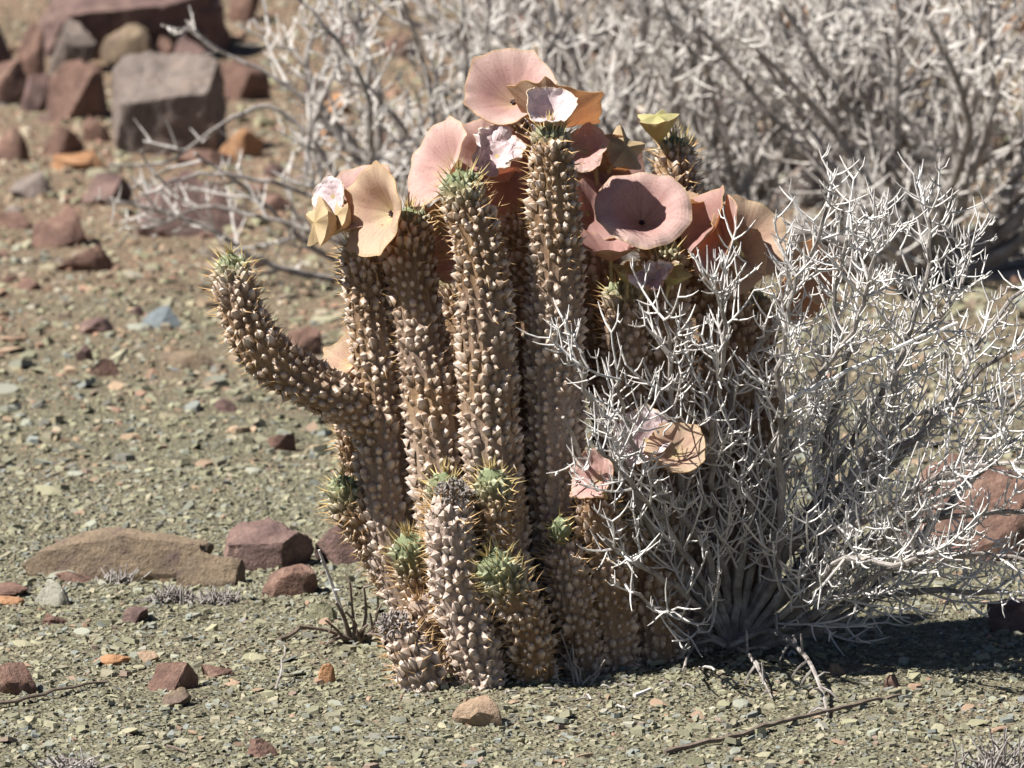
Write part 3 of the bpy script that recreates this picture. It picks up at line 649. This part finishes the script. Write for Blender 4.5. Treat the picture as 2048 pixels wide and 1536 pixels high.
L_ = 'peach bowl flower facing sideways with dark central knob'
flower(739, 423, .055, 92, (-.80, .06, .58), 'peach', 'tan', .85, .75, .02, .2, 1, label=L_, stalk=(.6, -.5, -.5))
flower(712, 398, .11, 80, (-.30, .55, .75), 'pink', 'peach', .45, .5, .06, .9, 2, corona=False, stalk=(.3, -.9, 0))
flower(660, 392, .10, 40, (-.6, .1, .75), 'white', 'white', .35, .2, .1, .4, 3, crump=.12, corona=False, squash=1.0, stalk=(.8, -.4, -.3))
bud(648, 448, .075, 46, (-.85, .1, .4), 'bud', 1.0, .3, (.8, -.3, -.3), 1)
bud(682, 440, .085, 34, (-.75, .35, .45), 'bud', 1.0, .8, (.3, -.6, -.6), 2)
flower(866, 322, .105, 98, (-.80, .40, .42), 'pink', 'peach', .75, .85, .01, .5, 4, tips=.06, label='wide pink bowl flower tilted up and sideways', stalk=(.3, -.8, -.3))
flower(970, 300, .17, 76, (.08, .55, .80), 'pink', 'tan', .75, .6, .05, .2, 5, stalk=(0, -.8, -.5))
flower(992, 300, .125, 50, (-.1, .55, .80), 'white', 'white', .6, .2, .12, .2, 6, crump=.28, corona=False, stalk=(-.1, -.95, -.1), label='crumpled whitish withered flower')
flower(1000, 372, .15, 64, (.25, -.45, .80), 'rose', 'rose', .5, .3, .1, 1.0, 7, crump=.08, stalk=(0, .3, -.9), corona=False)
flower(1030, 320, .18, 52, (.45, .1, .85), 'rose', 'pink', .5, .3, .1, .5, 8, corona=False, stalk=(0, -.4, -.9))
flower(1018, 172, .17, 92, (-.16, .60, .74), 'pink', 'tan', .8, .5, .03, 1.2, 9, label='topmost wide pink flower with dark central knob', stalk=(0, -1, -.2))
flower(1116, 214, .12, 86, (.16, .80, -.46), 'tan', 'tan', .75, .35, .06, .35, 10, tips=.2, corona=False, stalk=(-.2, -1, 0), label='orange backed flower turned away beside the topmost flower')
flower(1102, 214, .045, 48, (.05, .62, .75), 'white', 'white', .75, -.2, .1, .2, 11, crump=.12, corona=False, stalk=(0, -1, 0), label='small dry cup shaped flower with crinkled pale rim')
flower(1166, 296, .11, 50, (-.3, .45, .8), 'pink', 'rose', .5, .3, .12, .2, 12, crump=.1, corona=False, stalk=(0, -.8, -.5))
flower(1205, 305, .16, 66, (.35, .75, -.45), 'tan', 'tan', .6, .2, .12, .1, 13, corona=False, stalk=(0, -1, 0))
bud(1240, 305, .135, 44, (.45, .45, .75), 'bud', 1.1, .2, (-.3, -.8, -.4), 3)
flower(1225, 350, .18, 70, (.2, .35, .9), 'rose', 'tan', .4, .3, .08, .7, 14, stalk=(0, -.8, -.5), corona=False)
flower(1288, 408, .055, 94, (.06, .56, .82), 'pink', 'pink', 1.0, 1.1, -.01, .95, 15, label='large round trumpet shaped pink flower with rolled rim', stalk=(0, -.9, -.4), tips=.04)
flower(1222, 487, .09, 72, (.0, .93, .28), 'rose', 'tan', .65, .2, .06, .4, 16, corona=False, stalk=(0, -1, -.2))
flower(1180, 425, .13, 66, (.2, .2, .9), 'rose', 'rose', .4, .3, .1, .4, 17, corona=False, stalk=(0, -.7, -.6))
flower(1352, 385, .15, 58, (.35, .75, .2), 'tan', 'tan', .5, .2, .1, .4, 18, corona=False, stalk=(0, -.7, -.6))
flower(1408, 440, .12, 70, (-.80, .40, .42), 'rose', 'tan', .55, .3, .1, .1, 19, corona=False, stalk=(.4, -.8, -.3))
flower(1440, 470, .10, 80, (-.75, .30, .30), 'pink', 'pink', .45, .3, .1, .6, 20, corona=False, stalk=(.5, -.7, -.3))
flower(1500, 472, .13, 84, (.40, .42, .78), 'peach', 'tan', .75, .6, .07, .4, 21, label='orange tan flower open behind the bush tips', stalk=(-.2, -.8, -.5))
flower(1465, 520, .12, 70, (-.2, .1, .95), 'peach', 'pink', .45, .3, .09, .8, 22, corona=False, stalk=(0, -.8, -.5))
flower(1625, 545, .16, 64, (.6, .2, .70), 'tan', 'tan', .6, .2, .1, .2, 23, corona=False, stalk=(-.9, -.3, -.3))
flower(1600, 590, .18, 52, (.3, -.2, .9), 'tan', 'tan', .6, .2, .1, .8, 24, corona=False, stalk=(-.9, -.2, -.3))
flower(894, 505, .12, 60, (.55, .1, .80), 'pink', 'pink', .4, .3, .07, .3, 25, corona=False, stalk=(0, -.8, -.5))
flower(792, 548, .14, 54, (-.55, .1, .80), 'pink', 'pink', .4, .2, .07, .3, 26, corona=False, stalk=(.6, -.5, -.5))
flower(684, 718, .12, 52, (-.62, .45, .55), 'peach', 'tan', .7, .1, .06, .3, 27, corona=False, stalk=(.6, -.6, 0), tips=.25)
bud(868, 438, .12, 34, (.5, -.2, .8), 'bud', 1.0, .3, (-.2, .5, -.6), 4)
flower(1184, 952, .015, 52, (-.55, .35, .70), 'pink', 'pink', .7, .2, .1, .4, 28, crump=.1, corona=False, stalk=(.3, -.8, -.4), label='folded pink flower low on the clump behind thin twigs')
flower(1288, 872, .04, 58, (-.15, .35, .9), 'white', 'pink', .6, .3, .14, .4, 29, crump=.14, corona=False, stalk=(.2, -.8, -.4))
flower(1352, 895, .02, 58, (-.05, .5, .85), 'peach', 'tan', .6, .4, .08, .8, 30, corona=False, stalk=(-.2, -.8, -.4), label='yellowish folded flower low on the clump')
bud(1315, 246, .25, 37, (-.1, .93, .30), 'gbud', 1.6, .35, (.55, -.8, 0), 5, label='pointed pale green bud on a short stalk')
bud(1256, 545, .09, 28, (.1, .9, .4), 'gbud', 1.3, .1, (0, -1, 0), 6)
bud(1345, 548, .10, 32, (.3, .8, .45), 'gbud', 1.3, .6, (-.2, -1, 0), 7)
flower(1302, 552, .06, 42, (-.1, .3, .9), 'white', 'rose', .9, .1, .15, .4, 31, crump=.34, corona=False, squash=.7, stalk=(-.6, -.8, 0), label='small shrivelled white flower hanging on its stalk')

# ------------------------------------------------------------------ dry bushes
def nrm(v): return v / (np.linalg.norm(v) + 1e-12)
def rv(r, s): return np.array((r.gauss(0, s), r.gauss(0, s), r.gauss(0, s)))
def bush(root_name, root, branches, label, r, tw=(.03, .06), pair=.032, trad=.0013, wood='wood', bark='bark', sidelen=(.05, .12), up=.9, group=None, dens=1.0, subl=1.0, sides=5, skip=(.16, .26)):
    e = empty(root_name, root); tag(e, label, 'bush', group)
    for br in branches:
        pts, r0, r1 = br[:3]; bd = dens * (br[3] if len(br) > 3 else 1.0)
        path = catmull(pts, .016)
        for i in range(1, len(path)): path[i] += rv(r, .0016)
        Lp = np.r_[0, np.cumsum(np.linalg.norm(np.diff(path, axis=0), axis=1))]; L = Lp[-1]
        b = MB(); b.tube(path, np.linspace(r0, r1, len(path)) * (1 + .08 * np.sin(np.arange(len(path)) * 1.7)), 7)
        T, N, B = frames(path); sm = MB(); k = 0; s = L * r.uniform(*skip)
        while s < L:
            i = min(int(np.searchsorted(Lp, s)), len(path) - 1); ang = k * 1.57 + r.gauss(0, .4)
            for sg in (1, -1):
                if r.random() > .86 * bd: continue
                d = sg * (math.cos(ang) * N[i] + math.sin(ang) * B[i])
                ln = r.uniform(*sidelen) * (1 - .45 * s / L)
                d0 = nrm(d * .9 + T[i] * .75 + rv(r, .18)); p = [path[i]]; dd = d0; nseg = 5
                for q in range(nseg):
                    dd = nrm(dd + np.array((0, 0, .13 * up)) + T[i] * .06 + rv(r, .05)); p.append(p[-1] + dd * ln / nseg)
                sm.tube(p, np.linspace(trad * 1.35, trad * .85, nseg + 1), sides)
                # opposite pairs of small twigs
                for q in range(1, nseg + 1):
                    a2 = r.uniform(0, 3.1); ax = nrm(p[q] - p[q - 1]); n1 = nrm(np.cross(ax, (.3, .5, .8))); n2 = np.cross(ax, n1)
                    for sg2 in (1, -1):
                        if r.random() > .62 * dens * subl: continue
                        d2 = nrm(sg2 * (math.cos(a2) * n1 + math.sin(a2) * n2) + ax * r.uniform(.3, .8)); l2 = r.uniform(*tw) * .8; pp = [p[q]]
                        for _ in range(3):
                            d2 = nrm(d2 + np.array((0, 0, .30 * up)) + ax * .10 + rv(r, .05)); pp.append(pp[-1] + d2 * l2 / 3)
                        sm.tube(pp, [trad * .95, trad * .85, trad * .7, trad * .35], sides - 1)
                        if r.random() < .3:
                            for sg3 in (1, -1):
                                d3 = nrm(np.cross(d2, rv(r, 1)) * sg3 + d2 * .7 + np.array((0, 0, .25))); l3 = r.uniform(.008, .018)
                                sm.tube([pp[2], pp[2] + d3 * l3 * .5, pp[2] + nrm(d3 + np.array((0, 0, .5))) * l3], [trad * .8, trad * .65, trad * .35], 4)
            s += pair * r.uniform(.7, 1.35); k += 1
        bo = b.build('branch', MT[bark], e, origin=pts[0])
        if sm.n: sm.build('twigs', MT[wood], bo)['kind'] = 'stuff'
    return e

rf = random.Random(21)
groot = G(1468, 1300)
def fb(px, y1, r0, r1, dn=1.0, y0=None):
    n = len(px); yb = groot[1] if y0 is None else y0
    return ([P(u, v, yb + (y1 - yb) * i / (n - 1)) for i, (u, v) in enumerate(px)], r0, r1, dn)
FB = [
 fb([(1468, 1296), (1400, 1190), (1320, 1085), (1262, 985), (1222, 890), (1190, 820), (1172, 760), (1162, 700)], -.06, .0075, .0022, .55),
 fb([(1460, 1290), (1375, 1130), (1362, 980), (1350, 850), (1342, 720), (1330, 640)], .02, .006, .002),
 fb([(1466, 1290), (1445, 1100), (1455, 900), (1480, 760), (1545, 650), (1600, 550), (1638, 480), (1650, 410)], .03, .0065, .002),
 fb([(1475, 1290), (1540, 1150), (1640, 1020), (1740, 935), (1850, 860), (1960, 745), (2050, 690)], .10, .0075, .002),
 fb([(1480, 1290), (1560, 1120), (1680, 990), (1760, 880), (1800, 720), (1850, 560), (1862, 430)], .05, .0065, .002),
 fb([(1490, 1296), (1610, 1262), (1720, 1200), (1850, 1182), (2020, 1184)], .14, .006, .0025),
 fb([(1500, 1300), (1700, 1225), (1850, 1070), (1960, 940), (2070, 850)], .20, .0065, .0025),
 fb([(1480, 1296), (1610, 1160), (1760, 1070), (1900, 1035), (2070, 1020)], .02, .006, .0022),
 fb([(1470, 1296), (1600, 1130), (1650, 900), (1700, 700), (1740, 560), (1762, 430)], .12, .0055, .002),
 fb([(1470, 1296), (1555, 1130), (1560, 900), (1560, 720), (1590, 560)], .0, .0055, .002),
 fb([(1462, 1296), (1500, 1010), (1560, 860), (1640, 750), (1715, 640), (1750, 510)], -.05, .0055, .002),
 fb([(1480, 1296), (1660, 1050), (1800, 920), (1900, 790), (1980, 650), (2060, 560)], .26, .006, .002),
 fb([(1462, 1296), (1310, 1075), (1220, 990), (1160, 910), (1125, 830)], -.02, .005, .0018, .5),
 fb([(1476, 1296), (1620, 1120), (1780, 1010), (1910, 940), (2060, 930)], -.06, .0055, .002),
 fb([(1470, 1290), (1430, 1050), (1420, 900), (1440, 760), (1450, 650), (1440, 560)], -.03, .0045, .0018),
 fb([(1476, 1296), (1600, 1060), (1720, 850), (1820, 700), (1920, 580), (1935, 470)], .16, .0055, .002),
 fb([(1470, 1290), (1540, 1000), (1620, 820), (1660, 700), (1670, 580), (1700, 480)], .06, .005, .002),
 fb([(1466, 1296), (1400, 1080), (1290, 930), (1250, 830), (1232, 760)], -.08, .005, .0018, .6),
 fb([(1466, 1298), (1400, 1215), (1335, 1165), (1270, 1120), (1215, 1085)], -.06, .0045, .0016, .6),
 fb([(1466, 1298), (1385, 1245), (1310, 1215), (1250, 1175)], -.04, .004, .0014, .5),
 fb([(1462, 1298), (1380, 1120), (1300, 1010), (1240, 940), (1200, 900)], -.09, .005, .0016, .7),
 fb([(1490, 1298), (1620, 1230), (1760, 1150), (1900, 1110), (2060, 1120)], .0, .005, .002),
 fb([(1490, 1298), (1640, 1190), (1800, 1040), (1940, 900), (2070, 780)], -.04, .0055, .002),
 fb([(1480, 1296), (1600, 1200), (1690, 1120), (1790, 1130), (1880, 1100)], -.08, .0045, .002),
 fb([(1480, 1296), (1570, 1230), (1650, 1090), (1720, 960), (1830, 830), (2000, 800), (2060, 760)], .22, .006, .002),
]
fbush = bush('dry_bush', groot, FB, 'leafless bleached grey bush with fine upturned twigs crowding the succulent', rf, tw=(.02, .05), pair=.027, trad=.00112, sidelen=(.05, .115), up=.55, subl=.85, skip=(.1, .24))
def stick(name, pts, r0, r1, mat, label, cat='stick', group=None, side=0, sd_=0):
    b = MB(); path = catmull(pts, .012); r = random.Random(sd_ + 3)
    for i in range(len(path)): path[i] += rv(r, .0009)
    b.tube(path, np.linspace(r0, r1, len(path)), 6)
    for _ in range(side):
        i = r.randrange(1, len(path) - 1); d = nrm(rv(r, 1) + np.array((0, 0, .8))); l = r.uniform(.012, .035)
        b.tube([path[i], path[i] + d * l * .6, path[i] + d * l + np.array((0, 0, .003))], [r1, r1 * .8, r1 * .5], 5)
    return tag(b.build(name, MT[mat], None, origin=path[0]), label, cat, group)
# roots and low sprays of the bush lie over the gravel
def gz(u, v, h): return G(u, v) + np.array((0, 0, h))
for pl, ra in (([gz(1460, 1310, .01), gz(1540, 1318, .03), gz(1610, 1370, .03), gz(1645, 1412, .012), gz(1655, 1440, .004)], .0034),
               ([gz(1450, 1312, .01), gz(1405, 1312, .02), gz(1378, 1330, .012), gz(1365, 1350, .004)], .0024),
               ([gz(1470, 1316, .01), gz(1500, 1350, .02), gz(1545, 1405, .004)], .0022)):
    b = MB(); path = catmull(pl, .01); b.tube(path, np.linspace(ra, ra * .4, len(path)), 6); q = random.Random(3)
    for i in range(2, len(path) - 1, 2):
        d = nrm(rv(q, 1) + np.array((0, -.3, .2))); l = q.uniform(.012, .03); b.tube([path[i], path[i] + d * l * .6, path[i] + d * l - np.array((0, 0, .004))], [.0016, .0014, .0009], 5)
    b.build('root', MT['bark'], fbush)
stick('fallen_stick', [gz(1330, 1512, .004), gz(1480, 1478, .006), gz(1640, 1438, .007), gz(1800, 1398, .004)], .0028, .0018, 'brown', 'long thin grey brown stick lying on gravel beyond the bush roots', sd_=1)
stick('fallen_stick', [gz(-60, 1425, .004), gz(70, 1404, .006), gz(170, 1378, .006), gz(215, 1372, .004)], .0024, .0014, 'brown', 'thin dark stick lying against the lumpy brown stone', sd_=2)
stick('fallen_stick', [gz(1575, 795, .0) * 0 + P(1575, 800, .0), P(1740, 722, .0), P(1915, 645, .0)], .0026, .0018, 'wood', 'straight pale stick caught across the twigs of the grey bush', sd_=3)
stick('dry_stalk', [gz(552, 1382, .002), gz(560, 1372, .012), gz(566, 1362, .022), gz(572, 1350, .03)], .0012, .0008, 'bark', 'short pale curved stalk standing in gravel', 'stalk', sd_=4)
stick('fallen_stick', [gz(1268, 1400, .003), gz(1300, 1388, .006)], .0024, .0016, 'wood', 'short pale broken stick on gravel below the clump', sd_=5)
stick('fallen_stick', [gz(335, 1500, .003), gz(375, 1508, .003)], .0016, .001, 'brown', 'tiny dark stick on the open gravel', sd_=6)
stick('fallen_stick', [gz(560, 1285, .004), gz(600, 1272, .007), gz(625, 1262, .005)], .003, .002, 'brown', 'short dark stick lying near the dead twigs', sd_=7)

lr = random.Random(12)
for i in range(26):
    u = lr.uniform(760, 1640); v = lr.uniform(1362, 1425) if u < 1350 else lr.uniform(1300, 1410); a = lr.uniform(0, 6.3); l = lr.uniform(14, 45)
    stick('fallen_twig', [gz(u, v, .003), gz(u + l * .5 * math.cos(a), v + l * .1 * math.sin(a), .005), gz(u + l * math.cos(a), v + l * .22 * math.sin(a), .003)], lr.uniform(.0009, .0018), .0008, lr.choice(['bark', 'brown', 'bwood']), 'short dead twig lying on gravel ' + ('under the grey bush' if u > 1350 else 'at the foot of the succulent clump'), 'twig', 'fallen twigs around the clump', sd_=50 + i)
# dead twig clump left of the foot
dt = empty('dead_twigs', G(712, 1285)); tag(dt, 'clump of dead broken twigs beside the foot of the succulent', 'twigs')
q = random.Random(9)
for (a, bq, c, r0) in (((705, 1270), (668, 1180), (638, 1100), .0028), ((715, 1280), (660, 1262), (598, 1252), .0028), ((712, 1285), (705, 1225), (700, 1165), .0022), ((720, 1285), (732, 1230), (728, 1175), .0022), ((700, 1285), (690, 1240), (672, 1205), .003), ((725, 1290), (752, 1240), (756, 1190), .002), ((712, 1288), (742, 1268), (770, 1275), .003), ((700, 1290), (680, 1275), (650, 1290), .0026), ((690, 1285), (676, 1262), (650, 1240), .0022), ((735, 1288), (745, 1262), (740, 1225), .0024), ((700, 1280), (712, 1250), (690, 1222), .0024), ((728, 1290), (715, 1270), (735, 1250), .0028), ((705, 1292), (690, 1300), (660, 1312), .0024)):
    y0 = G(712, 1285)[1]; pts = [gz(a[0], 1285, 0), P(*bq, y0 - .01), P(*c, y0 - .02)]
    path = catmull(pts, .01); b = MB(); b.tube(path, np.linspace(r0, r0 * .5, len(path)), 6)
    for _ in range(2):
        i = q.randrange(1, len(path)); d = nrm(rv(q, 1) + np.array((0, 0, .5))); b.tube([path[i], path[i] + d * .012], [.0016, .0008], 5)
    b.build('twig', MT['wood' if c[1] == 1100 else 'brown'], dt)
def tuft(u, v, n, h, spread, label, mat, seed, name='dry_tuft', flat=0.0):
    g = G(u, v); q = random.Random(seed); b = MB()
    for _ in range(n):
        o = np.array((q.gauss(0, spread), q.gauss(0, spread * .6), 0)); d = nrm(np.array((q.gauss(0, .9), q.gauss(0, .9), 1 - flat))); l = h * q.uniform(.5, 1.1)
        p = g + o; p[2] = terrain(p[0], p[1]) - .002
        b.tube([p, p + d * l * .5 + rv(q, .003), p + d * l + rv(q, .005)], [.0011, .0011, .0007], 4)
    return tag(b.build(name, MT[mat], None, origin=g), label, 'tuft')
tuft(350, 1202, 300, .013, .011, 'grey dry cushion tuft in front of the long slab', 'bark', 1)
tuft(440, 1205, 180, .013, .009, 'small grey tuft below the tan wedge stone', 'bark', 5)
tuft(240, 1165, 70, .014, .008, 'low grey wisp at the foot of the long slab', 'bark', 6)
tuft(140, 1536, 160, .022, .011, 'pale striped dry tuft lying on the gravel', 'bark', 2, flat=.75)
tuft(1158, 1368, 9, .045, .005, 'few bare dry stalks at the foot of the clump', 'bark', 3, flat=-.8)
tuft(1990, 1545, 60, .04, .022, 'sparse dry grass tuft in gravel away from the bush', 'bark', 4)

# ---- far bushes: branches fan out from their own foot on the slope
def fan(u, v, n, hmin, hmax, spread, r, lean=(0, 0), r0=.007, low=.0):
    g = G(u, v); out = []
    for i in range(n):
        a = 2 * math.pi * (i + r.random() * .7) / n; sp = spread * r.uniform(.25, 1.0); h = r.uniform(hmin, hmax) * (1 - .35 * (sp / spread) ** 2)
        if r.random() < low: h *= .35; sp = spread * r.uniform(.8, 1.15)
        tip = g + np.array((math.cos(a) * sp + lean[0], math.sin(a) * sp * .8 + lean[1], h))
        m1 = g + (tip - g) * .33 + np.array((0, 0, -.02)) + rv(r, .03); m2 = g + (tip - g) * .68 + rv(r, .03)
        m1[2] = max(m1[2], g[2] + .02); out.append(([g + np.array((r.gauss(0, .015), r.gauss(0, .015), -.01)), m1, m2, tip], r0 * r.uniform(.7, 1.2), .0024))
    return out
rb = random.Random(33)
BL = fan(810, 560, 22, .26, .54, .36, rb, (-.02, 0), low=.25)
g_ = G(850, 560)[1]
BL += [([G(850, 560), P(640, 400, g_ - .1), P(430, 345, g_ - .15), P(330, 365, g_ - .15), P(280, 300, g_ - .15)], .005, .0018, .14),
       ([G(850, 560), P(640, 470, g_ - .1), P(470, 420, g_ - .1), P(400, 415, g_ - .1), P(300, 455, g_ - .1)], .005, .0018, .14),
       ([G(850, 560), P(700, 380, g_), P(560, 220, g_), P(440, 250, g_), P(330, 325, g_), P(218, 330, g_)], .005, .0018, .14),
       ([G(850, 560), P(700, 300, g_), P(560, 160, g_), P(450, 110, g_), P(385, 60, g_)], .005, .0018, .5)]
bush('dry_bush', G(850, 560), BL, 'pale grey leafless bush beside the square boulder, long twigs reaching out', rb, tw=(.03, .06), pair=.05, trad=.0016, up=.35, wood='bwood', sidelen=(.06, .13), dens=.85, subl=.75, sides=4)
bush('dry_bush', G(1420, 520), fan(1420, 520, 30, .30, .60, .40, rb, r0=.009), 'dense grey leafless bush rising directly behind the succulent', rb, tw=(.035, .07), pair=.05, trad=.0016, up=.35, wood='bwood', sidelen=(.07, .16), dens=.85, subl=.7, sides=4)
bush('dry_bush', G(1880, 560), fan(1880, 560, 32, .30, .62, .44, rb, r0=.011, low=.3), 'dense grey leafless bush with thick low trunks behind the front bush', rb, tw=(.035, .07), pair=.05, trad=.0016, up=.35, wood='bwood', sidelen=(.07, .16), dens=.85, subl=.7, sides=4)
bush('dry_bush', G(1180, 330), fan(1180, 330, 22, .30, .60, .45, rb, r0=.009), 'grey leafless bush higher on the slope behind the topmost flowers', rb, tw=(.04, .08), pair=.062, trad=.0019, up=.3, wood='bwood', sidelen=(.08, .18), dens=.8, subl=.65, sides=4)
bush('dry_bush', G(1700, 300), fan(1700, 300, 24, .30, .60, .5, rb, r0=.010), 'grey leafless bush higher on the slope with a dark leaning trunk', rb, tw=(.04, .08), pair=.062, trad=.0019, up=.3, wood='bwood', sidelen=(.08, .18), dens=.8, subl=.65, sides=4)
